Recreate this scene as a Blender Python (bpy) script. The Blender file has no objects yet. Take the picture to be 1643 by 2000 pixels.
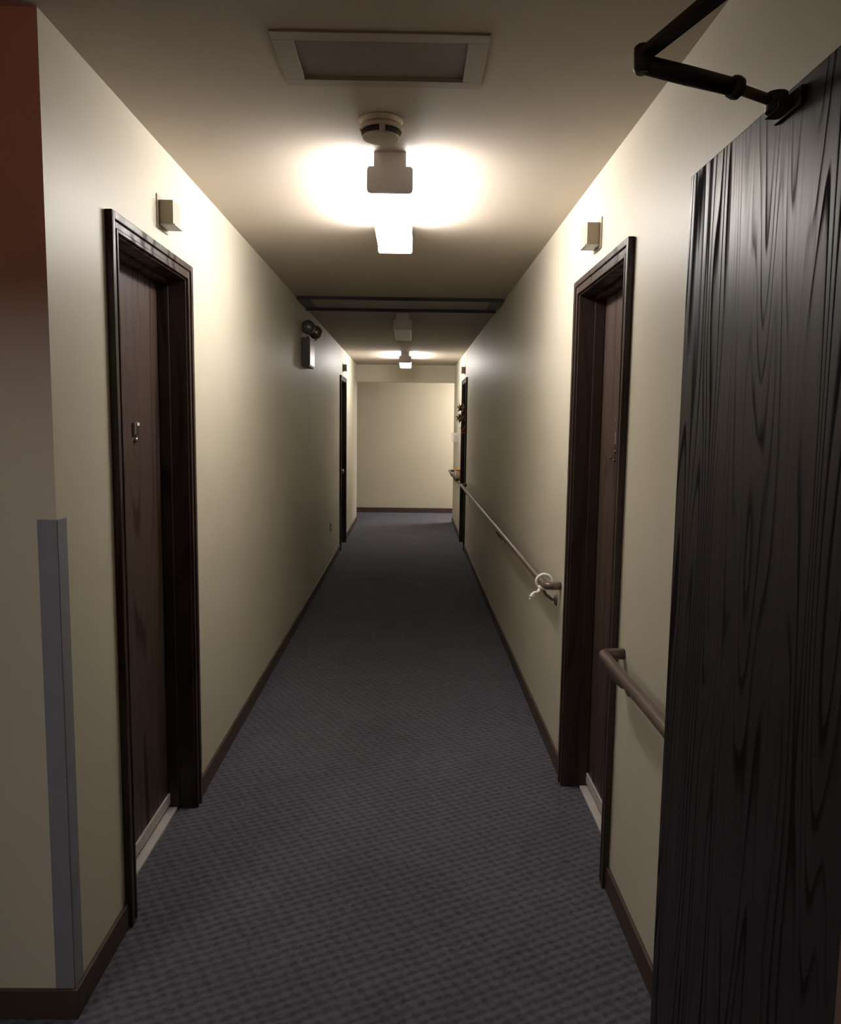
import bpy, bmesh, math, random
from mathutils import Vector, Matrix
random.seed(4)
sc = bpy.context.scene
COL = sc.collection
PI = math.pi

# ------------------------------------------------------------------ setting sizes (metres)
XL, XR, H = 0.845, 0.673, 2.44        # left wall x=-XL, right wall x=+XR, ceiling height
Y0L, Y0R, YE, YB = 1.87, 0.89, 12.33, 13.62

# ------------------------------------------------------------------ materials
def nmat(name):
    m = bpy.data.materials.new(name); m.use_nodes = True
    nt = m.node_tree; b = nt.nodes['Principled BSDF']
    return m, nt, b

def node(nt, t, **kw):
    n = nt.nodes.new(t)
    for k, v in kw.items():
        if k in n.inputs: n.inputs[k].default_value = v
        else: setattr(n, k, v)
    return n

def coords(nt, scale=(1, 1, 1), rot=(0, 0, 0)):
    t = node(nt, 'ShaderNodeTexCoord'); mp = node(nt, 'ShaderNodeMapping')
    mp.inputs['Scale'].default_value = scale; mp.inputs['Rotation'].default_value = rot
    nt.links.new(t.outputs['Object'], mp.inputs['Vector'])
    return mp.outputs['Vector']

def ramp(nt, src, stops):
    r = node(nt, 'ShaderNodeValToRGB'); cr = r.color_ramp
    while len(cr.elements) < len(stops): cr.elements.new(0.5)
    for e, (p, c) in zip(cr.elements, stops):
        e.position = p; e.color = (*c, 1) if len(c) == 3 else c
    nt.links.new(src, r.inputs['Fac']); return r.outputs['Color']

def bump(nt, b, src, strength, dist):
    n = node(nt, 'ShaderNodeBump'); n.inputs['Strength'].default_value = strength
    n.inputs['Distance'].default_value = dist
    nt.links.new(src, n.inputs['Height']); nt.links.new(n.outputs['Normal'], b.inputs['Normal'])

def plain(name, col, rough=.5, metal=0, noise=.06, spec=.5, nscale=14):
    m, nt, b = nmat(name)
    b.inputs['Roughness'].default_value = rough; b.inputs['Metallic'].default_value = metal
    b.inputs['Specular IOR Level'].default_value = spec
    n = node(nt, 'ShaderNodeTexNoise', Scale=nscale, Detail=3.0)
    nt.links.new(coords(nt), n.inputs['Vector'])
    lo = tuple(c * (1 - noise) for c in col); hi = tuple(min(1, c * (1 + noise)) for c in col)
    nt.links.new(ramp(nt, n.outputs['Fac'], [(.3, lo), (.7, hi)]), b.inputs['Base Color'])
    return m

def paint(name, col, rough, bs, bd, spec=.5):
    m, nt, b = nmat(name)
    v = coords(nt)
    n = node(nt, 'ShaderNodeTexNoise', Scale=1.7, Detail=4.0); nt.links.new(v, n.inputs['Vector'])
    lo = tuple(c * .97 for c in col); hi = tuple(c * 1.03 for c in col)
    nt.links.new(ramp(nt, n.outputs['Fac'], [(.3, lo), (.7, hi)]), b.inputs['Base Color'])
    b.inputs['Roughness'].default_value = rough; b.inputs['Specular IOR Level'].default_value = spec
    n2 = node(nt, 'ShaderNodeTexNoise', Scale=260.0, Detail=3.0); nt.links.new(v, n2.inputs['Vector'])
    bump(nt, b, n2.outputs['Fac'], bs, bd)
    return m

M = {}
M['wall'] = paint('cream_semigloss_paint', (.55, .51, .405), .45, .25, .0006, .38)
M['ceil'] = paint('ceiling_paint', (.50, .435, .355), .7, .3, .0008, .3)

M['hframe'] = paint('hatch_frame_paint', (.41, .355, .29), .7, .3, .0008, .3)
# carpet: blue grey loop pile in slanting rows
def carpet():
    m, nt, b = nmat('blue_grey_loop_carpet')
    v0 = coords(nt)
    warp = node(nt, 'ShaderNodeTexNoise', Scale=9.0, Detail=2.0); nt.links.new(v0, warp.inputs['Vector'])
    add = node(nt, 'ShaderNodeVectorMath', operation='MULTIPLY_ADD')
    add.inputs[1].default_value = (.022, .022, .022)
    nt.links.new(warp.outputs['Color'], add.inputs[0]); nt.links.new(v0, add.inputs[2])
    def rows(deg, sc_, d, xs):
        mp = node(nt, 'ShaderNodeMapping'); mp.inputs['Rotation'].default_value = (0, 0, math.radians(deg))
        mp2 = node(nt, 'ShaderNodeMapping'); mp2.inputs['Scale'].default_value = (xs, 1, 1)
        nt.links.new(add.outputs[0], mp.inputs['Vector']); nt.links.new(mp.outputs[0], mp2.inputs['Vector'])
        w = node(nt, 'ShaderNodeTexWave', Scale=sc_, Distortion=d, Detail=2.0)
        w.bands_direction = 'Y'; w.inputs['Detail Scale'].default_value = 6.0
        nt.links.new(mp2.outputs[0], w.inputs['Vector']); return w.outputs['Fac'], mp.outputs[0]
    wa, va = rows(-26, 10.5, 2.2, .6); wb, vb = rows(58, 8.2, 2.5, .7)
    cmb = node(nt, 'ShaderNodeMix', data_type='FLOAT'); cmb.inputs['Factor'].default_value = .36
    nt.links.new(wa, cmb.inputs['A']); nt.links.new(wb, cmb.inputs['B'])
    loop = node(nt, 'ShaderNodeTexVoronoi', Scale=70.0); nt.links.new(va, loop.inputs['Vector'])
    pile = node(nt, 'ShaderNodeTexNoise', Scale=320.0, Detail=2.0); nt.links.new(v0, pile.inputs['Vector'])
    mx = node(nt, 'ShaderNodeMath', operation='MULTIPLY_ADD'); mx.inputs[1].default_value = .55
    nt.links.new(cmb.outputs['Result'], mx.inputs[0])
    m2 = node(nt, 'ShaderNodeMath', operation='MULTIPLY'); m2.inputs[1].default_value = .55
    nt.links.new(pile.outputs['Fac'], m2.inputs[0]); nt.links.new(m2.outputs[0], mx.inputs[2])
    m3 = node(nt, 'ShaderNodeMath', operation='MULTIPLY_ADD'); m3.inputs[1].default_value = .28
    nt.links.new(loop.outputs['Distance'], m3.inputs[0]); nt.links.new(mx.outputs[0], m3.inputs[2])
    c = ramp(nt, m3.outputs[0], [(.34, (.060, .061, .080)), (.60, (.092, .093, .118)), (.90, (.128, .129, .158))])
    st = node(nt, 'ShaderNodeTexNoise', Scale=2.3, Detail=5.0, Roughness=.65); nt.links.new(v0, st.inputs['Vector'])
    stc = ramp(nt, st.outputs['Fac'], [(.3, (.88, .88, .88)), (.72, (1.12, 1.10, 1.08))])
    mul = node(nt, 'ShaderNodeMix', data_type='RGBA', blend_type='MULTIPLY'); mul.inputs['Factor'].default_value = 1
    nt.links.new(c, mul.inputs['A']); nt.links.new(stc, mul.inputs['B'])
    sp = node(nt, 'ShaderNodeTexNoise', Scale=13.0, Detail=2.0); nt.links.new(v0, sp.inputs['Vector'])
    spf = ramp(nt, sp.outputs['Fac'], [(.73, (0, 0, 0)), (.82, (.5, .5, .5))])
    mix = node(nt, 'ShaderNodeMix', data_type='RGBA'); nt.links.new(spf, mix.inputs['Factor'])
    nt.links.new(mul.outputs['Result'], mix.inputs['A']); mix.inputs['B'].default_value = (.24, .235, .24, 1)
    nt.links.new(mix.outputs['Result'], b.inputs['Base Color'])
    b.inputs['Roughness'].default_value = .95; b.inputs['Specular IOR Level'].default_value = .1
    bump(nt, b, m3.outputs[0], .9, .006)
    return m
M['carpet'] = carpet()

# dark wood with vertical grain; grain drives colour, gloss and relief
def wood(name, lo, hi, r0, r1, spec, zs, nsc, rings, bs, bd, seed=0.0):
    m, nt, b = nmat(name)
    t = node(nt, 'ShaderNodeTexCoord'); mp = node(nt, 'ShaderNodeMapping')
    mp.inputs['Scale'].default_value = (1, 1, zs); mp.inputs['Location'].default_value = (seed, seed * .7, seed * .3)
    nt.links.new(t.outputs['Object'], mp.inputs['Vector'])
    v = mp.outputs['Vector']
    n = node(nt, 'ShaderNodeTexNoise', Scale=nsc, Detail=1.2, Roughness=.35); nt.links.new(v, n.inputs['Vector'])
    mu = node(nt, 'ShaderNodeMath', operation='MULTIPLY'); mu.inputs[1].default_value = rings
    nt.links.new(n.outputs['Fac'], mu.inputs[0])
    fr = node(nt, 'ShaderNodeMath', operation='FRACT'); nt.links.new(mu.outputs[0], fr.inputs[0])
    ringm = ramp(nt, fr.outputs[0], [(0, (0, 0, 0)), (.55, (.15, .15, .15)), (.86, (1, 1, 1)), (1.0, (0, 0, 0))])
    mp2 = node(nt, 'ShaderNodeMapping'); mp2.inputs['Scale'].default_value = (1, 1, .02)
    nt.links.new(t.outputs['Object'], mp2.inputs['Vector'])
    fine = node(nt, 'ShaderNodeTexNoise', Scale=130.0, Detail=3.0); nt.links.new(mp2.outputs[0], fine.inputs['Vector'])
    broad = node(nt, 'ShaderNodeTexNoise', Scale=9.0, Detail=2.0); nt.links.new(mp2.outputs[0], broad.inputs['Vector'])
    ar = ramp(nt, broad.outputs['Fac'], [(.43, (.20, .20, .20)), (.57, (1, 1, 1))])
    a1 = node(nt, 'ShaderNodeMath', operation='MULTIPLY'); nt.links.new(ringm, a1.inputs[0]); nt.links.new(ar, a1.inputs[1])
    a2 = node(nt, 'ShaderNodeMath', operation='MULTIPLY_ADD'); a2.inputs[1].default_value = .5
    nt.links.new(fine.outputs['Fac'], a2.inputs[0]); nt.links.new(a1.outputs[0], a2.inputs[2])
    g = a2.outputs[0]
    nt.links.new(ramp(nt, g, [(.2, hi), (.5, hi), (1.0, lo)]), b.inputs['Base Color'])
    nt.links.new(ramp(nt, g, [(.22, (r0,) * 3), (.5, (r0 * 1.25,) * 3), (1.0, (r1,) * 3)]), b.inputs['Roughness'])
    nt.links.new(ramp(nt, g, [(.25, (spec,) * 3), (.95, (spec * .1,) * 3)]), b.inputs['Specular IOR Level'])
    bump(nt, b, g, bs, bd)
    return m
M['firewood'] = wood('dark_grained_wood', (.011, .008, .009), (.020, .0155, .0175), .36, .85, .27, .085, 11.0, 13.0, .25, .0010, 3.1)
M['leaf'] = wood('brown_door_veneer', (.034, .021, .016), (.056, .035, .027), .38, .6, .5, .08, 6.0, 7.0, .05, .0006, 1.7)
M['trim'] = wood('dark_brown_trim', (.040, .026, .020), (.046, .029, .023), .34, .38, .45, .15, 5.0, 6.0, .02, .0003, .4)
M['base'] = plain('brown_baseboard', (.060, .038, .028), .5, 0, .12)
M['rail'] = plain('brown_painted_handrail', (.115, .076, .062), .33, 0, .12, .6, 30)
M['black'] = plain('dark_bronze_metal', (.040, .031, .027), .45, .3, .1)
M['brk'] = plain('aged_bracket_metal', (.13, .105, .085), .45, .3, .1)
M['brass'] = plain('worn_brass_rod', (.16, .11, .055), .4, .8, .1)
M['chassis'] = plain('white_enamel_metal', (.60, .57, .56), .45, 0, .02)
M['ivory'] = plain('ivory_plastic', (.56, .50, .40), .5, 0, .03)
M['slot'] = plain('dark_vent_slot', (.03, .028, .03), .7, 0, .02)
M['boxm'] = plain('tan_painted_metal', (.36, .30, .225), .45, 0, .04)
M['hatch'] = plain('brown_grey_hatch_board', (.26, .215, .19), .8, 0, .05, .2)
M['steel'] = plain('polished_steel', (.62, .60, .57), .25, 1, .03)
M['thresh'] = plain('pale_vinyl_strip', (.46, .43, .41), .5, 0, .08)
M['guard'] = plain('blue_grey_vinyl', (.215, .22, .255), .5, 0, .05)
M['emer'] = plain('dark_brown_enamel', (.05, .042, .034), .35, 0, .05)
M['emerface'] = plain('lit_enamel_face', (.33, .30, .26), .3, 0, .04)  # lit face of the case: light put into a paler colour
M['lampmetal'] = plain('grey_green_metal', (.20, .20, .17), .28, .6, .05)
M['rope'] = plain('white_cotton_cord', (.88, .86, .78), .8, 0, .05, .3, 200)
M['framebrown'] = plain('brown_painted_frame', (.13, .075, .05), .5, 0, .08)
M['dframe'] = plain('dark_grey_metal_frame', (.075, .066, .058), .5, 0, .05)
M['dpanel'] = plain('grey_panel', (.42, .38, .35), .7, 0, .03)
M['orange'] = plain('orange_plastic', (.80, .27, .04), .4, 0, .03)
M['tub'] = plain('printed_pale_tub', (.88, .68, .58), .4, 0, .25, .5, 40)
M['maple'] = plain('dry_brown_leaf', (.16, .085, .02), .7, 0, .3, .3, 25)
M['olive'] = plain('olive_dry_leaf', (.085, .07, .02), .7, 0, .3, .3, 25)
M['rust'] = plain('rust_orange_leaf', (.30, .12, .025), .7, 0, .3, .3, 25)
M['paper'] = plain('pale_card', (.72, .68, .58), .6, 0, .03)
M['redmark'] = plain('dull_red_print', (.45, .16, .10), .6, 0, .05)

def glass():
    m, nt, b = nmat('clear_plastic')
    n = node(nt, 'ShaderNodeTexNoise', Scale=8.0); nt.links.new(coords(nt), n.inputs['Vector'])
    nt.links.new(ramp(nt, n.outputs['Fac'], [(.3, (.88, .86, .80)), (.7, (.93, .91, .86))]), b.inputs['Base Color'])
    b.inputs['Roughness'].default_value = .15
    b.inputs['Alpha'].default_value = .35
    return m
M['clear'] = glass()

def lens(name, emit, col=(1, .955, .92)):
    m, nt, b = nmat(name)
    b.inputs['Base Color'].default_value = (.62, .60, .56, 1); b.inputs['Roughness'].default_value = .35
    w = node(nt, 'ShaderNodeTexWave', Scale=60.0); w.bands_direction = 'X'
    nt.links.new(coords(nt), w.inputs['Vector']); bump(nt, b, w.outputs['Fac'], .2, .001)
    b.inputs['Emission Color'].default_value = (*col, 1); b.inputs['Emission Strength'].default_value = emit
    return m
M['lens_on'] = lens('lit_prismatic_lens', 63.0)
M['lens_on_b'] = lens('lit_lens_underside', 12.5)
M['lens_off'] = lens('unlit_prismatic_lens', 0.0)
M['lens_dim'] = lens('dim_lit_lens', 38.0)
M['lens_side'] = lens('lit_prismatic_lens_side_hall', 110.0)

def capmat():
    m, nt, b = nmat('white_moulded_plastic')
    n = node(nt, 'ShaderNodeTexNoise', Scale=20.0); nt.links.new(coords(nt), n.inputs['Vector'])
    nt.links.new(ramp(nt, n.outputs['Fac'], [(.3, (.70, .67, .66)), (.7, (.74, .71, .70))]), b.inputs['Base Color'])
    b.inputs['Roughness'].default_value = .45
    tr = node(nt, 'ShaderNodeBsdfTranslucent'); tr.inputs['Color'].default_value = (.75, .68, .72, 1)
    mx = node(nt, 'ShaderNodeMixShader'); mx.inputs[0].default_value = .004
    nt.links.new(b.outputs[0], mx.inputs[1]); nt.links.new(tr.outputs[0], mx.inputs[2])
    nt.links.new(mx.outputs[0], nt.nodes['Material Output'].inputs['Surface'])
    return m
M['cap'] = capmat()

def redglow():
    m, nt, b = nmat('red_signal_lens')
    b.inputs['Base Color'].default_value = (.6, .03, .02, 1); b.inputs['Emission Color'].default_value = (1, .09, .03, 1)
    b.inputs['Emission Strength'].default_value = 6.0
    return m
M['red'] = redglow()

# ------------------------------------------------------------------ mesh helpers
def bx(bm, x0, x1, y0, y1, z0, z1):
    x0, x1 = sorted((x0, x1)); y0, y1 = sorted((y0, y1)); z0, z1 = sorted((z0, z1))
    v = [bm.verts.new(p) for p in ((x0, y0, z0), (x1, y0, z0), (x1, y1, z0), (x0, y1, z0), (x0, y0, z1), (x1, y0, z1), (x1, y1, z1), (x0, y1, z1))]
    for f in ((0, 3, 2, 1), (4, 5, 6, 7), (0, 1, 5, 4), (1, 2, 6, 5), (2, 3, 7, 6), (3, 0, 4, 7)):
        bm.faces.new([v[i] for i in f])

def tube(bm, pts, radii, seg=16, cap=True):
    pts = [Vector(p) for p in pts]
    if not hasattr(radii, '__len__'): radii = [radii] * len(pts)
    rings = []; up = None
    for i, p in enumerate(pts):
        a = pts[max(i - 1, 0)]; b = pts[min(i + 1, len(pts) - 1)]
        t = (b - a).normalized()
        if up is None:
            up = Vector((0, 0, 1)) if abs(t.z) < .9 else Vector((1, 0, 0))
        n = (up - t * up.dot(t)).normalized(); up = n; bi = t.cross(n)
        rings.append([bm.verts.new(p + radii[i] * (math.cos(k * 2 * PI / seg) * n + math.sin(k * 2 * PI / seg) * bi)) for k in range(seg)])
    for a, b in zip(rings, rings[1:]):
        for k in range(seg):
            f = bm.faces.new((a[k], a[(k + 1) % seg], b[(k + 1) % seg], b[k])); f.smooth = True
    if cap:
        bm.faces.new(rings[0][::-1]); bm.faces.new(rings[-1])

def lathe(bm, prof, seg=40, c=(0, 0, 0), axis='Z'):
    rings = []
    for r, h in prof:
        ring = []
        for k in range(seg):
            a = k * 2 * PI / seg
            p = (r * math.cos(a), r * math.sin(a), h)
            if axis == 'X': p = (p[2], p[0], p[1])
            if axis == 'Y': p = (p[0], p[2], p[1])
            ring.append(bm.verts.new(Vector(p) + Vector(c)))
        rings.append(ring)
    for a, b in zip(rings, rings[1:]):
        for k in range(seg):
            f = bm.faces.new((a[k], a[(k + 1) % seg], b[(k + 1) % seg], b[k])); f.smooth = True
    bm.faces.new(rings[0][::-1]); bm.faces.new(rings[-1])

def obj(name, bm, mat, parent=None, bev=0, origin=None, smooth=False):
    bmesh.ops.recalc_face_normals(bm, faces=bm.faces[:])
    if origin is None and parent is not None:
        origin = world_loc(parent)
    origin = Vector(origin or (0, 0, 0))
    for v in bm.verts: v.co -= origin
    me = bpy.data.meshes.new(name); bm.to_mesh(me); bm.free()
    me.materials.append(mat)
    o = bpy.data.objects.new(name, me); COL.objects.link(o)
    if parent is not None:
        o.parent = parent; o.location = origin - world_loc(parent)
    else:
        o.location = origin
    if bev:
        b = o.modifiers.new('bevel', 'BEVEL'); b.width = bev; b.segments = 2; b.limit_method = 'ANGLE'
    return o

def world_loc(o):
    l = Vector(o.location)
    while o.parent is not None:
        o = o.parent; l += Vector(o.location)
    return l

def tag(o, label=None, cat=None, group=None, kind=None):
    if label: o['label'] = label
    if cat: o['category'] = cat
    if group: o['group'] = group
    if kind: o['kind'] = kind
    return o

def thing(name, loc, label, cat, group=None, kind=None):
    o = bpy.data.objects.new(name, None); o.empty_display_size = .1; COL.objects.link(o); o.location = loc
    return tag(o, label, cat, group, kind)

def copy_tree(o, parent=None):
    c = o.copy(); COL.objects.link(c); c.parent = parent
    for ch in list(o.children): copy_tree(ch, c)
    return c

NB = bmesh.new

# ------------------------------------------------------------------ shell
T = .15
bm = NB(); bx(bm, -3.6, 3.6, -3.2, YB + .3, -.1, 0)
tag(obj('floor', bm, M['carpet']), 'blue grey loop carpet running the length of the corridor', 'floor', kind='structure')
HX0, HX1, HY0, HY1 = -.294, .128, 1.990, 2.205      # attic hatch hole
bm = NB(); bx(bm, -3.6, 3.6, -3.2, HY0, H, H + .1); bx(bm, -3.6, 3.6, HY1, YB + .3, H, H + .1)
bx(bm, -3.6, HX0, HY0, HY1, H, H + .1); bx(bm, HX1, 3.6, HY0, HY1, H, H + .1)
tag(obj('ceiling', bm, M['ceil']), 'smooth cream painted corridor ceiling', 'ceiling', kind='structure')

# door openings: (u0, u1, ztop) measured along each wall
OPL = [(2.287, 2.972), (9.42, 10.07)]
OPR = [(2.500, 3.182), (9.52, 10.20)]
ZO = 2.043
def wall_run(bm, sx, X, ya, yb, ops):
    y = ya
    for a, b in ops:
        bx(bm, sx * X, sx * (X + T), y, a - .02, 0, H)
        bx(bm, sx * X, sx * (X + T), a - .02, b + .02, ZO + .02, H)
        y = b + .02
    bx(bm, sx * X, sx * (X + T), y, yb, 0, H)
bm = NB(); wall_run(bm, -1, XL, Y0L, YE, OPL)
bx(bm, -3.6, -XL - T, Y0L, Y0L + T, 0, H)            # turns the corner to the left
bx(bm, -3.6, -XL - T, YE - T, YE, 0, H)
bmesh.ops.remove_doubles(bm, verts=bm.verts[:], dist=1e-5)
tag(obj('wall_left', bm, M['wall']), 'cream glossy left corridor wall with a corner turning left', 'wall', kind='structure')
bm = NB(); wall_run(bm, 1, XR, Y0R, YE, OPR)
bx(bm, XR + T, 3.6, YE - T, YE, 0, H)
tag(obj('wall_right', bm, M['wall']), 'cream glossy right corridor wall carrying the handrails', 'wall', kind='structure')
bm = NB(); bx(bm, -3.6, 3.6, YB, YB + .1, 0, H)
tag(obj('wall_back', bm, M['wall']), 'cream wall closing the far end of the corridor', 'wall', kind='structure')
bm = NB(); bx(bm, -XL, XR, YE - .12, YE, 2.178, H)
tag(obj('trim_1', bm, M['wall']), 'cream header band above the far corridor opening', 'header', kind='structure')
bm = NB()
bx(bm, -3.7, -3.6, YE - T, YB + .1, 0, H); bx(bm, 3.6, 3.7, YE - T, YB + .1, 0, H)
tag(obj('wall_cross_hall', bm, M['wall']), 'cream end walls of the crossing hall beyond the corridor', 'wall', kind='structure')
# lobby behind the camera
bm = NB()
bx(bm, -3.7, -3.6, -3.2, Y0L + T, 0, H); bx(bm, 3.6, 3.7, -3.2, .9, 0, H); bx(bm, -3.6, 3.6, -3.3, -3.2, 0, H)
bx(bm, XR, 3.6, .72, Y0R, 0, H)                       # partition right of the doorway
bx(bm, -3.6, -1.5, .72, Y0R, 0, H)
bx(bm, -1.5, XR, .72, Y0R, 2.10, H)                   # header over the doorway
tag(obj('wall_front', bm, M['wall']), 'cream lobby walls and header around the near doorway', 'wall', kind='structure')
bm = NB(); bx(bm, .530, XR, .72, .886, 0, 2.10); bx(bm, -1.5, .53, .72, .886, 2.055, 2.10)
tag(obj('trim_2', bm, M['framebrown'], bev=.003), 'brown painted jamb of the near fire doorway', 'door frame', kind='structure')

# baseboards
def base_run(name, sx, X, runs, label, extra=None):
    bm = NB()
    for a, b in runs: bx(bm, sx * X, sx * (X - .011), a, b, 0, .08)
    if extra: extra(bm)
    tag(obj(name, bm, M['base'], bev=.002), label, 'baseboard', kind='structure')
CW = .058
base_run('baseboard_left', -1, XL, [(Y0L, OPL[0][0] - CW), (OPL[0][1] + CW, OPL[1][0] - CW), (OPL[1][1] + CW, YE + .011)],
         'dark brown baseboard along the left wall and around its near corner',
         lambda bm: (bx(bm, -3.6, -XL + .011, Y0L - .011, Y0L, 0, .08)))
base_run('baseboard_right', 1, XR, [(Y0R, OPR[0][0] - CW), (OPR[0][1] + CW, OPR[1][0] - CW), (OPR[1][1] + CW, YE + .011)],
         'dark brown baseboard along the right wall')
bm = NB(); bx(bm, -3.6, 3.6, YB - .011, YB, 0, .085)
tag(obj('baseboard_back', bm, M['base'], bev=.002), 'dark brown baseboard under the far end wall', 'baseboard', kind='structure')

# vinyl corner guard
bm = NB()
bx(bm, -.891, -XL + .003, Y0L - .003, Y0L, .08, 1.288); bx(bm, -XL, -XL + .003, Y0L - .003, Y0L + .05, .08, 1.288)
tag(obj('corner_guard', bm, M['guard'], bev=.0015), 'blue grey vinyl guard covering the near left wall corner', 'corner guard')

# ------------------------------------------------------------------ apartment doors
def local(bm, sx, X, u0, u1, d0, d1, z0, z1):
    """d = distance out of the wall face into the corridor"""
    bx(bm, sx * (X - d0), sx * (X - d1), u0, u1, z0, z1)

def uframe(bm, sx, X, u0, u1, zt, a, b, d0, d1):
    local(bm, sx, X, u0 - b, u0 - a, d0, d1, 0, zt + b)
    local(bm, sx, X, u1 + a, u1 + b, d0, d1, 0, zt + b)
    local(bm, sx, X, u0 - a, u1 + a, d0, d1, zt + a, zt + b)

def make_door(n, sx, X, op, label, wood_near):
    u0, u1 = op; c = (sx * X, (u0 + u1) / 2, 0)
    t = thing('door_%d' % n, c, label, 'door', kind='structure')
    bm = NB()
    uframe(bm, sx, X, u0, u1, ZO, .036, .058, 0, .021)       # outer raised bead
    uframe(bm, sx, X, u0, u1, ZO, .016, .0362, 0, .0145)
    uframe(bm, sx, X, u0, u1, ZO, .005, .0162, 0, .018)
    obj('casing', bm, M['trim'], t, bev=.0025)
    bm = NB()
    uframe(bm, sx, X, u0, u1, ZO, 0, .02, -.15, .008)
    obj('jamb', bm, M['trim'], t, bev=.002)
    bm = NB()
    uframe(bm, sx, X, u0 + .014, u1 - .014, ZO - .014, 0, .0139, -.092, -.055)
    obj('door_stop', bm, M['trim'], t)
    bm = NB(); local(bm, sx, X, u0 + .001, u1 - .001, -.137, -.095, .02, ZO - .002)
    lf = obj('door_leaf', bm, M['leaf'], t, bev=.0015)
    bm = NB(); local(bm, sx, X, u0 + .014, u1 - .014, -.0945, -.086, .026, .070)
    sw = obj('door_sweep', bm, M['thresh'], lf, bev=.002); sw['label'] = 'pale vinyl sweep along door bottom'
    bm = NB(); local(bm, sx, X, u0, u1, -.15, -.060, 0, .012)
    th = obj('threshold', bm, M['thresh'], t, bev=.002); th['label'] = 'pale vinyl threshold strip'
    return t, lf

d1, l1 = make_door(1, -1, XL, OPL[0], 'dark brown door in the left wall nearest the viewer, with a small silver number plate', 1)
d2, l2 = make_door(2, 1, XR, OPR[0], 'dark brown door in the right wall beside the open grained door', 1)
d3, l3 = make_door(3, -1, XL, OPL[1], 'far dark brown door in the left wall with a small round knob', 0)
d4, l4 = make_door(4, 1, XR, OPR[1], 'far dark brown door in the right wall hung with dried leaves', 0)

def plate(parent, sx, X, y, z0, z1, w, th, mat, name):
    bm = NB(); local(bm, sx, X, y - w / 2, y + w / 2, -.0945, -.0945 + th, z0, z1)
    o = obj(name, bm, mat, parent, bev=.002); return o
def disc(parent, sx, X, y, z, r, mat, name, th=.008, d=-.095):
    bm = NB(); x0 = sx * (X - d); x1 = sx * (X - d - th)
    prof = [(r * .9, x0), (r, x0 + (x1 - x0) * .4), (r * .8, x1), (r * .3, x1)]
    lathe(bm, prof, 24, (0, y, z), 'X')
    return obj(name, bm, mat, parent)
p = plate(l1, -1, XL, 2.69, 1.478, 1.520, .042, .010, M['steel'], 'number_plate'); p['label'] = 'small silver plate'
p = plate(l1, -1, XL, 2.694, 1.508, 1.520, .022, .013, M['chassis'], 'name_slot')
p = disc(l1, -1, XL, 2.69, 1.461, .0085, M['steel'], 'peephole', .010); p['label'] = 'silver peephole'
p = plate(l2, 1, XR, 2.912, 1.462, 1.508, .014, .010, M['steel'], 'number_plate'); p['label'] = 'small silver plate'
for z, w in ((1.548, .012), (1.528, .022)):
    plate(l2, 1, XR, 2.905, z, z + .012, w, .012, M['steel'], 'numeral_holder')
disc(l2, 1, XR, 2.915, 1.434, .007, M['brass'], 'peephole', .010)
for y, z in ((2.935, 1.402), (2.99, 1.408)):
    disc(l2, 1, XR, y, z, .004, M['brass'], 'tack', .006)

def knob(parent, sx, X, y, z):
    bm = NB(); s = sx
    prof = [(.030, s * (X + .095)), (.030, s * (X + .088)), (.012, s * (X + .084)), (.011, s * (X + .045)), (.024, s * (X + .038)),
            (.030, s * (X + .022)), (.025, s * (X + .006)), (.010, s * (X + .001))]
    lathe(bm, prof, 28, (0, y, z), 'X')
    o = obj('door_knob', bm, M['lampmetal'], parent); o['label'] = 'round dull metal door knob'
knob(l3, -1, XL, 9.99, .925)

# tack nail on the right near casing
# ------------------------------------------------------------------ wall boxes over the doors
def wall_box(sx, X, y, z, label, proto=None):
    t = thing('wall_box', (sx * X, y, z), label, 'wall box', 'small tan boxes on the walls above the doors')
    bm = NB(); local(bm, sx, X, y - .058, y + .058, 0, .004, z - .054, z + .054)
    obj('mounting_plate', bm, M['boxm'], t, bev=.001)
    bm = NB(); local(bm, sx, X, y - .040, y + .040, .0041, .050, z - .038, z + .038)
    obj('cover', bm, M['boxm'], t, bev=.0015)
    bm = NB(); local(bm, sx, X, y - .040, y + .048, .0041, .056, z - .0425, z - .0385)
    obj('bottom_lip', bm, M['chassis'], t)
wall_box(-1, XL, 2.735, 2.215, 'small tan box above the near left door')
wall_box(1, XR, 2.93, 2.215, 'small tan box above the near right door')
wall_box(-1, XL, 9.80, 2.215, 'tiny tan box above the far left door')
wall_box(1, XR, 9.93, 2.215, 'tiny tan box above the far right door')

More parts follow.
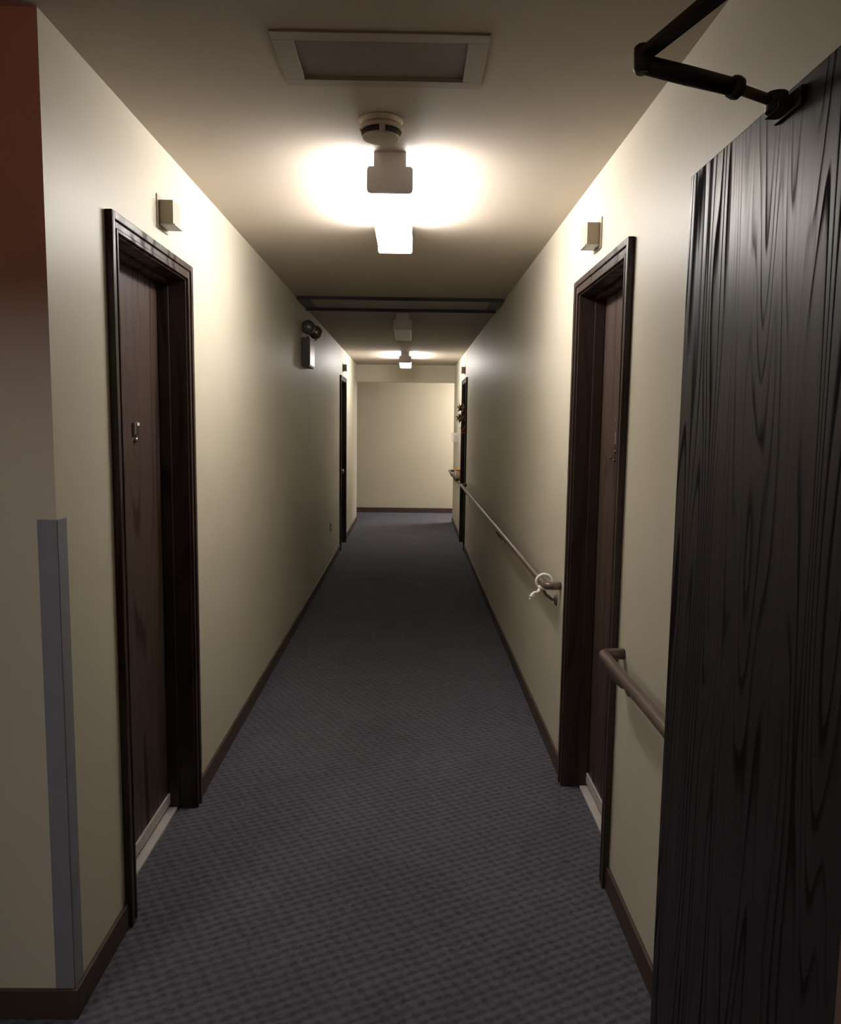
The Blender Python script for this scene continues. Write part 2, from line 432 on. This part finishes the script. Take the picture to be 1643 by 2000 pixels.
# ------------------------------------------------------------------ ceiling fixtures
def ceiling_light(x, y0, L, lensmat, label, group='white tube fixtures along the corridor ceiling'):
    c = Vector((x, y0 + L / 2, H))
    t = thing('ceiling_light', c, label, 'ceiling light', group)
    bm = NB(); bx(bm, x - .050, x + .050, y0 + .012, y0 + L - .012, 2.392, H)
    obj('chassis', bm, M['chassis'], t, bev=.002)
    for ya, yb in ((y0, y0 + .012), (y0 + L - .012, y0 + L)):
        bm = NB()
        # T shaped end plate with rounded shoulders
        w1, w2, r = .055, .078, .012
        pr = [(-w1, H - .0005), (-w1, 2.392)]
        def arc(cx, cz, a0, a1):
            return [(cx + r * math.cos(a0 + (a1 - a0) * i / 5), cz + r * math.sin(a0 + (a1 - a0) * i / 5)) for i in range(6)]
        pr += arc(-w2 + r, 2.392 - r, PI / 2, PI) + arc(-w2 + r, 2.306 + r, PI, 1.5 * PI)
        pr += arc(w2 - r, 2.306 + r, 1.5 * PI, 2 * PI) + arc(w2 - r, 2.392 - r, 0, PI / 2)
        pr += [(w1, 2.392), (w1, H - .0005)]
        va = [bm.verts.new((x + a, ya, b)) for a, b in pr]; vb = [bm.verts.new((x + a, yb, b)) for a, b in pr]
        bm.faces.new(va); bm.faces.new(vb[::-1]); n = len(pr)
        for i in range(n): bm.faces.new((va[i], va[(i + 1) % n], vb[(i + 1) % n], vb[i]))
        obj('end_cap', bm, M['cap'], t)
    bm = NB()
    w2, r = .075, .014; pr = [(-w2, 2.3915)]
    for i in range(7):
        a = PI + i * PI / 12; pr.append((-w2 + r + r * math.cos(a), 2.309 + r + r * math.sin(a)))
    for i in range(7):
        a = 1.5 * PI + i * PI / 12; pr.append((w2 - r + r * math.cos(a), 2.309 + r + r * math.sin(a)))
    pr.append((w2, 2.3915))
    va = [bm.verts.new((x + a, y0 + .0125, b)) for a, b in pr]; vb = [bm.verts.new((x + a, y0 + L - .0125, b)) for a, b in pr]
    n = len(pr)
    for i in range(n): bm.faces.new((va[i], va[(i + 1) % n], vb[(i + 1) % n], vb[i]))
    bm.faces.new(va); bm.faces.new(vb[::-1])
    lo_ = obj('lens', bm, lensmat, t)
    if lensmat is M['lens_on']:                      # the ribbed sides throw most of the light, the underside is milkier
        lo_.data.materials.append(M['lens_on_b'])
        for p_ in lo_.data.polygons:
            if p_.normal.z < -.8: p_.material_index = 1
    return t
ceiling_light(-.081, 2.762, .96, M['lens_on'], 'glowing tube fixture nearest the viewer, right behind the smoke detector')
ceiling_light(-.078, 6.62, .92, M['lens_off'], 'unlit tube fixture between the two glowing ones')
ceiling_light(-.082, 10.06, .96, M['lens_on'], 'small glowing tube fixture farthest away, before the header')
ceiling_light(1.75, 12.42, .96, M['lens_side'], 'glowing tube fixture in the crossing hall, around the right corner')

# lobby fixture behind the camera, dim
ceiling_light(-1.75, -.70, .96, M['lens_dim'], 'dim tube fixture in the lobby left of the near doorway')

# red signal light on the corridor side of the doorway header
t = thing('signal_light', (-.98, Y0R, 2.3), 'red signal light on the header over the near doorway', 'signal light')
bm = NB(); bx(bm, -1.10, -.86, Y0R, Y0R + .02, 2.24, 2.36); obj('housing', bm, M['chassis'], t, bev=.004)
bm = NB(); bx(bm, -1.085, -.875, Y0R + .02, Y0R + .04, 2.255, 2.345); obj('red_lens', bm, M['red'], t, bev=.004)

# ------------------------------------------------------------------ smoke detector
cx, cy = -.101, 2.492
t = thing('smoke_detector', (cx, cy, H), 'round ivory smoke detector with dark vents on the ceiling', 'smoke detector')
bm = NB(); lathe(bm, [(.066, H), (.068, H - .003), (.061, H - .008), (.060, H - .016)], 48, (cx, cy, 0)); obj('base', bm, M['ivory'], t)
bm = NB(); lathe(bm, [(.060, H - .016), (.066, H - .023), (.067, H - .026), (.0645, H - .030), (.055, H - .032)], 48, (cx, cy, 0)); obj('collar', bm, M['ivory'], t)
bm = NB(); lathe(bm, [(.0585, H - .032), (.0555, H - .048)], 48, (cx, cy, 0)); obj('vent', bm, M['slot'], t)
bm = NB(); lathe(bm, [(.0575, H - .048), (.0560, H - .053), (.050, H - .056), (.01, H - .057)], 48, (cx, cy, 0)); obj('lower_cap', bm, M['ivory'], t)
for k in range(4):
    a = k * PI / 2 - PI / 2 + .10
    pts = []; bm = NB()
    for s in (-1, 1):
        aa = a + s * .14
        pts.append(aa)
    vs = []
    for aa in (pts[0], (pts[0] + pts[1]) / 2, pts[1]):
        for rr, zz in ((.0652, H - .0315), (.0578, H - .050), (.050, H - .050), (.050, H - .0315)):
            vs.append(bm.verts.new((cx + rr * math.cos(aa), cy + rr * math.sin(aa), zz)))
    for s in (0, 4):
        for i in range(4):
            bm.faces.new((vs[s + i], vs[s + (i + 1) % 4], vs[s + 4 + (i + 1) % 4], vs[s + 4 + i]))
    bm.faces.new(vs[:4]); bm.faces.new(vs[8:][::-1])
    obj('vent_rib', bm, M['ivory'], t)

# ------------------------------------------------------------------ ceiling hatch
t = thing('ceiling_hatch', (-.083, 2.095, H), 'square attic hatch with cream frame and brown grey panel, near the viewer', 'hatch')
bm = NB(); zt, zb = H, H - .0055
xo0, xo1, xi0, xi1, yo0, yo1, yi0, yi1 = -.345, .178, -.294, .128, 1.950, 2.245, 1.990, 2.205
bx(bm, xo0, xo1, yo0, yi0, zb, zt); bx(bm, xo0, xo1, yi1, yo1, zb, zt)
bx(bm, xo0, xi0, yi0, yi1, zb, zt); bx(bm, xi1, xo1, yi0, yi1, zb, zt)
obj('frame', bm, M['hframe'], t, bev=.001)
bm = NB(); bx(bm, xi0 + .001, xi1 - .001, yi0 + .001, yi1 - .001, H + .003, H + .018); obj('panel', bm, M['hatch'], t)

# wide dark framed panel across the ceiling
t = thing('ceiling_panel', (-.09, 6.06, H), 'wide dark framed panel spanning the ceiling above the emergency light', 'ceiling panel')
bm = NB(); zb = H - .022
bx(bm, -.835, .660, 5.80, 5.822, zb, H); bx(bm, -.835, .660, 6.30, 6.34, zb - .008, H)
obj('cross_bar', bm, M['slot'], t, bev=.002)
bm = NB(); bx(bm, -.835, -.752, 5.822, 6.30, zb + .006, H); bx(bm, .578, .660, 5.822, 6.30, zb + .006, H)
obj('side_flange', bm, M['dframe'], t, bev=.002)
bm = NB(); bx(bm, -.752, .578, 5.822, 6.30, H - .010, H); obj('panel', bm, M['dpanel'], t)

# ------------------------------------------------------------------ emergency light
t = thing('emergency_light', (-XL, 6.27, 2.07), 'boxy emergency light with two round lamp heads on the left wall', 'emergency light')
bm = NB(); bx(bm, -XL, -.785, 6.10, 6.42, 1.962, 2.180); obj('battery_case', bm, M['emer'], t, bev=.004)
bm = NB(); bx(bm, -.785, -.779, 6.115, 6.405, 1.972, 2.170); f_ = obj('front_cover', bm, M['emerface'], t, bev=.002); f_['label'] = 'beige front cover, coloured paler as the lit face'
for y, x, z in ((6.16, -.800, 2.262), (6.36, -.768, 2.246)):
    bm = NB()
    prof = [(.003, -.040), (.030, -.036), (.048, -.020), (.056, .000), (.057, .022), (.053, .028), (.046, .029)]
    bmesh.ops.create_uvsphere(bm, u_segments=28, v_segments=18, radius=.054, matrix=Matrix.Translation((x, y, z)))
    for fc in bm.faces: fc.smooth = True
    hd = obj('lamp_head', bm, M['lampmetal'], t)
    bm = NB(); lathe(bm, [(.046, z - .005), (.049, z), (.046, z + .005)], 28, (0, 0, 0)); bm.free()
    bm = NB(); tube(bm, [(x, y, 2.179), (x, y, z - .045)], .011, 12)
    obj('swivel', bm, M['steel'], hd)

# wall outlet, left wall
t = thing('wall_outlet', (-XL, 8.27, .43), 'tan outlet plate low on the left wall', 'outlet')
bm = NB(); bx(bm, -XL, -XL + .006, 8.235, 8.305, .375, .49); obj('cover_plate', bm, M['ivory'], t, bev=.002)
for z in (.410, .455):
    bm = NB(); bx(bm, -XL + .006, -XL + .008, 8.252, 8.288, z - .014, z + .014); obj('socket', bm, M['slot'], t)

# ------------------------------------------------------------------ handrails
RX, RZ, RR = .606, .823, .0175
def bend(a, corner, b, n=7, r=.028):
    a, corner, b = Vector(a), Vector(corner), Vector(b)
    d1 = (a - corner).normalized(); d2 = (b - corner).normalized()
    out = [a]
    for i in range(n + 1):
        s = i / n; p0 = corner + d1 * r; p2 = corner + d2 * r
        out.append(p0 * (1 - s) ** 2 + corner * 2 * s * (1 - s) + p2 * s * s)
    out.append(b); return out
def handrail(ya, yb, label, brackets, ret_near=True, ret_far=True):
    t = thing('handrail', (XR, (ya + yb) / 2, RZ), label, 'handrail', 'round brown wooden handrails on the right wall')
    pts = []
    A, B = (RX, ya, RZ), (RX, yb, RZ); mid = (RX, (ya + yb) / 2, RZ)
    pts = bend((XR, ya, RZ), A, mid)[:-1] if ret_near else [A]
    pts += [mid]
    pts += bend(mid, B, (XR, yb, RZ))[1:] if ret_far else [B]
    bm = NB(); tube(bm, pts, RR, 20); obj('rail', bm, M['rail'], t)
    for y in brackets:
        bm = NB(); tube(bm, [(XR, y, RZ - .085), (XR - .020, y, RZ - .082), (XR - .048, y, RZ - .060), (RX + .004, y, RZ - .034), (RX, y, RZ - RR)], .0065, 12)
        k = obj('bracket', bm, M['brk'], t)
        bm = NB(); lathe(bm, [(.026, XR), (.026, XR - .004), (.016, XR - .010), (.008, XR - .012)], 24, (0, y, RZ - .085), 'X')
        obj('wall_rosette', bm, M['brk'], k)
    return t
handrail(1.02, 2.370, 'brown handrail passing behind the open grained door', [1.2, 2.30])
handrail(3.405, 9.30, 'long brown handrail with a white cord tied at its near end', [3.50, 5.4, 8.9])
handrail(10.62, 12.20, 'short far handrail beyond the leaf decked door', [10.9, 12.0], ret_near=False)

# white cord
def ringpt(a, r, dy=0): return (RX + r * math.cos(a), 3.455 + dy, RZ + r * math.sin(a))
def smooth(pts, n=5):
    P = [Vector(p) for p in pts]; P = [P[0]] + P + [P[-1]]; out = []
    for i in range(1, len(P) - 2):
        a, b, c, d = P[i - 1:i + 3]
        for k in range(n):
            q = k / n
            out.append(.5 * ((2 * b) + (c - a) * q + (2 * a - 5 * b + 4 * c - d) * q * q + (3 * b - a - 3 * c + d) * q ** 3))
    return out + [P[-2]]
bm = NB(); CR = .0068
tube(bm, [ringpt(PI * (-.35) + PI * 1.55 * i / 18, .0255 + .016 * math.sin(PI * i / 18), .012 * i / 18) for i in range(19)], CR, 10)
tube(bm, smooth([ringpt(PI * 1.15, .0235), ringpt(PI * 1.28, .032), (RX - .032, 3.43, RZ - .034), (RX - .047, 3.42, RZ - .034), (RX - .060, 3.41, RZ - .042), (RX - .068, 3.40, RZ - .050)]), CR, 10)
tube(bm, smooth([(RX - .034, 3.43, RZ - .036), (RX - .048, 3.425, RZ - .047), (RX - .058, 3.41, RZ - .047), (RX - .068, 3.405, RZ - .062)]), CR, 10)
tube(bm, [ringpt(PI * 1.2, .0255), ringpt(PI * 1.5, .0255), ringpt(PI * 1.72, .0258)], CR * .9, 10)
oc = obj('tied_cord', bm, M['rope'])
tag(oc, 'white cord looped and knotted around the end of the long handrail', 'cord')

# ------------------------------------------------------------------ open fire door
FX, FY, FZ = .548, 1.603, 2.018
t = thing('door_5', (FX, .90, 0), 'large dark wood grained fire door standing open along the right wall', 'door', kind='structure')
bm = NB(); bx(bm, FX, FX + .040, .892, FY, .010, FZ)
leaf = obj('door_leaf', bm, M['firewood'], t, bev=.002)
for z in (.25, 1.05, 1.82):
    bm = NB(); tube(bm, [(FX + .045, .894, z - .05), (FX + .045, .894, z + .05)], .007, 12)
    obj('hinge', bm, M['brass'], t)

# door closer: body on the header, two arms, shoe on the door
t = thing('door_closer', (.45, .90, 2.06), 'dark metal closer arm bent at the elbow above the grained door', 'door closer')
bm = NB(); bx(bm, .30, .53, Y0R + .001, .945, 2.11, 2.17); obj('closer_body', bm, M['black'], t, bev=.006)
S = Vector((.420, .930, 2.072)); E_ = Vector((.318, 1.152, 2.040)); C_ = Vector((.462, 1.186, 2.014)); D = Vector((.530, 1.200, 2.000))
bm = NB(); tube(bm, [S + Vector((0, 0, .04)), S - Vector((0, 0, .01))], .012, 16); obj('spindle', bm, M['black'], t)
def flatbar(bm, a, b, w0, w1, th):
    a, b = Vector(a), Vector(b); d = (b - a).normalized(); s = d.cross(Vector((0, 0, 1))).normalized(); u = Vector((0, 0, 1))
    vs = []
    for p, w in ((a, w0), (b, w1)):
        for i, j in ((-1, -1), (1, -1), (1, 1), (-1, 1)): vs.append(bm.verts.new(p + s * w / 2 * i + u * th / 2 * j))
    for f in ((0, 1, 2, 3), (7, 6, 5, 4), (0, 4, 5, 1), (1, 5, 6, 2), (2, 6, 7, 3), (3, 7, 4, 0)): bm.faces.new([vs[i] for i in f])
bm = NB(); flatbar(bm, S, E_, .030, .024, .010); obj('main_arm', bm, M['black'], t, bev=.002)
bm = NB(); lathe(bm, [(.010, E_.z + .013), (.013, E_.z + .010), (.013, E_.z - .018), (.009, E_.z - .024)], 20, (E_.x, E_.y, 0)); obj('elbow', bm, M['black'], t)
d = (D - E_).normalized(); F0 = E_ - Vector((0, 0, .012))
bm = NB(); tube(bm, [F0, F0 + (C_ - F0) * .5, C_], [.0125, .0130, .0120], 16); obj('forearm', bm, M['black'], t)
bm = NB(); tube(bm, [C_ - d * .006, C_ + d * .001, C_ + d * .008], [.0150, .0165, .0150], 16); obj('collar', bm, M['black'], t)
bm = NB(); tube(bm, [C_, D], .0075, 14); obj('adjusting_rod', bm, M['brass'], t)
bm = NB(); bx(bm, FX - .006, FX, 1.150, 1.235, 1.980, 2.006); bx(bm, FX - .024, FX - .005, 1.178, 1.226, 1.985, 2.003); tube(bm, [D - Vector((0, 0, .014)), D + Vector((0, 0, .013))], .0155, 16)
tube(bm, [D, (FX - .002, 1.203, 1.994)], .009, 12)
obj('door_shoe', bm, M['black'], t, bev=.001)

# ------------------------------------------------------------------ far end details
# dried leaf hanging on the far right door
t = thing('leaf_decoration', (XR + .09, 9.85, 1.60), 'autumn swag of dried brown and olive leaves on the far right door', 'wreath')
def leaf_mesh(bm, c, s, yaw, pitch, roll, lobes=5):
    Mx = Matrix.Translation(c) @ Matrix.Rotation(yaw, 4, 'Z') @ Matrix.Rotation(pitch, 4, 'Y') @ Matrix.Rotation(roll, 4, 'X')
    n = lobes * 2; vs = []
    top = []
    for i in range(n):
        a = 2 * PI * i / n; r = s * (1 if i % 2 == 0 else .42)
        top.append(Vector((0 + .12 * s * math.cos(2 * a), r * math.cos(a), r * math.sin(a))))
    f1 = [bm.verts.new(Mx @ p) for p in top]; f2 = [bm.verts.new(Mx @ (p + Vector((.003, 0, 0)))) for p in top]
    c1 = bm.verts.new(Mx @ Vector((-.01, 0, 0))); c2 = bm.verts.new(Mx @ Vector((-.007, 0, 0)))
    for i in range(n):
        j = (i + 1) % n
        bm.faces.new((c1, f1[i], f1[j])); bm.faces.new((c2, f2[j], f2[i])); bm.faces.new((f1[i], f2[i], f2[j], f1[j]))
rnd = random.Random(7)
bm = NB()
tube(bm, [(XR + .092, 9.86, 1.42), (XR + .06, 9.85, 1.55), (XR + .07, 9.85, 1.74)], .012, 8); obj('stem', bm, M['olive'], t)
spec = [(.630, 9.95, 1.735, .065, 'olive'), (.612, 9.90, 1.752, .05, 'maple'), (.66, 9.85, 1.74, .07, 'maple'), (.70, 9.82, 1.72, .07, 'olive'),
        (.605, 9.93, 1.625, .055, 'olive'), (.64, 9.88, 1.640, .07, 'olive'), (.68, 9.84, 1.655, .07, 'maple'), (.620, 9.96, 1.600, .05, 'olive'), (.70, 9.86, 1.60, .075, 'maple'),
        (.69, 9.80, 1.50, .06, 'rust'), (.67, 9.86, 1.475, .065, 'rust'), (.71, 9.84, 1.44, .06, 'rust'), (.66, 9.88, 1.43, .04, 'maple'), (.71, 9.9, 1.68, .07, 'maple')]
for x, y, z, s, mt in spec:
    bm = NB(); leaf_mesh(bm, Vector((x, y, z)), s, rnd.uniform(.6, 2.2), rnd.uniform(-.5, .5), rnd.uniform(0, 3), 5)
    obj('leaf', bm, M[mt], t)

# clear thermostat guard on the right wall
t = thing('wall_mounted_thermostat', (XR, 11.25, 1.355), 'clear plastic thermostat guard on the right wall before the far corner', 'thermostat')
bm = NB(); bx(bm, XR - .006, XR, 11.12, 11.40, 1.28, 1.43); obj('back_plate', bm, M['paper'], t, bev=.002)
bm = NB(); bx(bm, XR - .085, XR - .0065, 11.13, 11.39, 1.285, 1.425); obj('clear_cover', bm, M['clear'], t, bev=.006)
bm = NB(); bx(bm, XR - .030, XR - .0065, 11.20, 11.30, 1.31, 1.40); k = obj('thermostat_body', bm, M['ivory'], t, bev=.003)
bm = NB(); bx(bm, XR - .033, XR - .030, 11.22, 11.28, 1.335, 1.352); obj('dial_mark', bm, M['redmark'], k)

# little wall shelf with a tub on it
t = thing('wall_shelf', (XR, 10.48, .80), 'tiny dark bracket shelf on the right wall past the leaf decked door', 'shelf')
bm = NB(); bx(bm, .600, XR, 10.36, 10.56, .798, .820); obj('shelf_board', bm, M['black'], t, bev=.002)
bm = NB(); tube(bm, [(.62, 10.45, .800), (.640, 10.45, .770), (XR, 10.45, .735)], .006, 8); obj('shelf_bracket', bm, M['paper'], t)
t = thing('snack_tub', (.640, 10.46, .820), 'pale printed tub with orange lid standing on the tiny shelf', 'tub')
bm = NB(); lathe(bm, [(.034, .8205), (.038, .825), (.041, .922), (.039, .926)], 28, (.635, 10.46, 0)); obj('tub_body', bm, M['tub'], t)
bm = NB(); lathe(bm, [(.042, .9265), (.0435, .929), (.0435, .944), (.039, .948)], 28, (.635, 10.46, 0)); obj('tub_lid', bm, M['orange'], t)

# ------------------------------------------------------------------ world, camera
w = bpy.data.worlds.new('World'); sc.world = w; w.use_nodes = True
w.node_tree.nodes['Background'].inputs['Color'].default_value = (.5, .45, .4, 1)
w.node_tree.nodes['Background'].inputs['Strength'].default_value = 0.0

cam = bpy.data.cameras.new('camera'); co = bpy.data.objects.new('camera', cam); COL.objects.link(co); sc.camera = co
yaw, pitch, roll, ch = .01362, -.11043, .01306, 1.52353
fwd = Vector((math.sin(yaw) * math.cos(pitch), math.cos(yaw) * math.cos(pitch), math.sin(pitch)))
rt = Vector((math.cos(yaw), -math.sin(yaw), 0)); up = rt.cross(fwd)
r2 = math.cos(roll) * rt + math.sin(roll) * up; u2 = -math.sin(roll) * rt + math.cos(roll) * up
mat = Matrix((r2, u2, -fwd)).transposed().to_4x4(); mat.translation = Vector((0, 0, ch))
co.matrix_world = mat
cam.sensor_fit = 'VERTICAL'; cam.sensor_height = 36; cam.sensor_width = 36; cam.lens = 1530 / 2000 * 36
cam.clip_start = .02; cam.clip_end = 60

sc.view_settings.view_transform = 'Standard'; sc.view_settings.look = 'None'
sc.view_settings.gamma = 1; sc.view_settings.use_curve_mapping = False
sc.view_settings.exposure = 0.0
sc.cycles.max_bounces = 12; sc.cycles.diffuse_bounces = 8
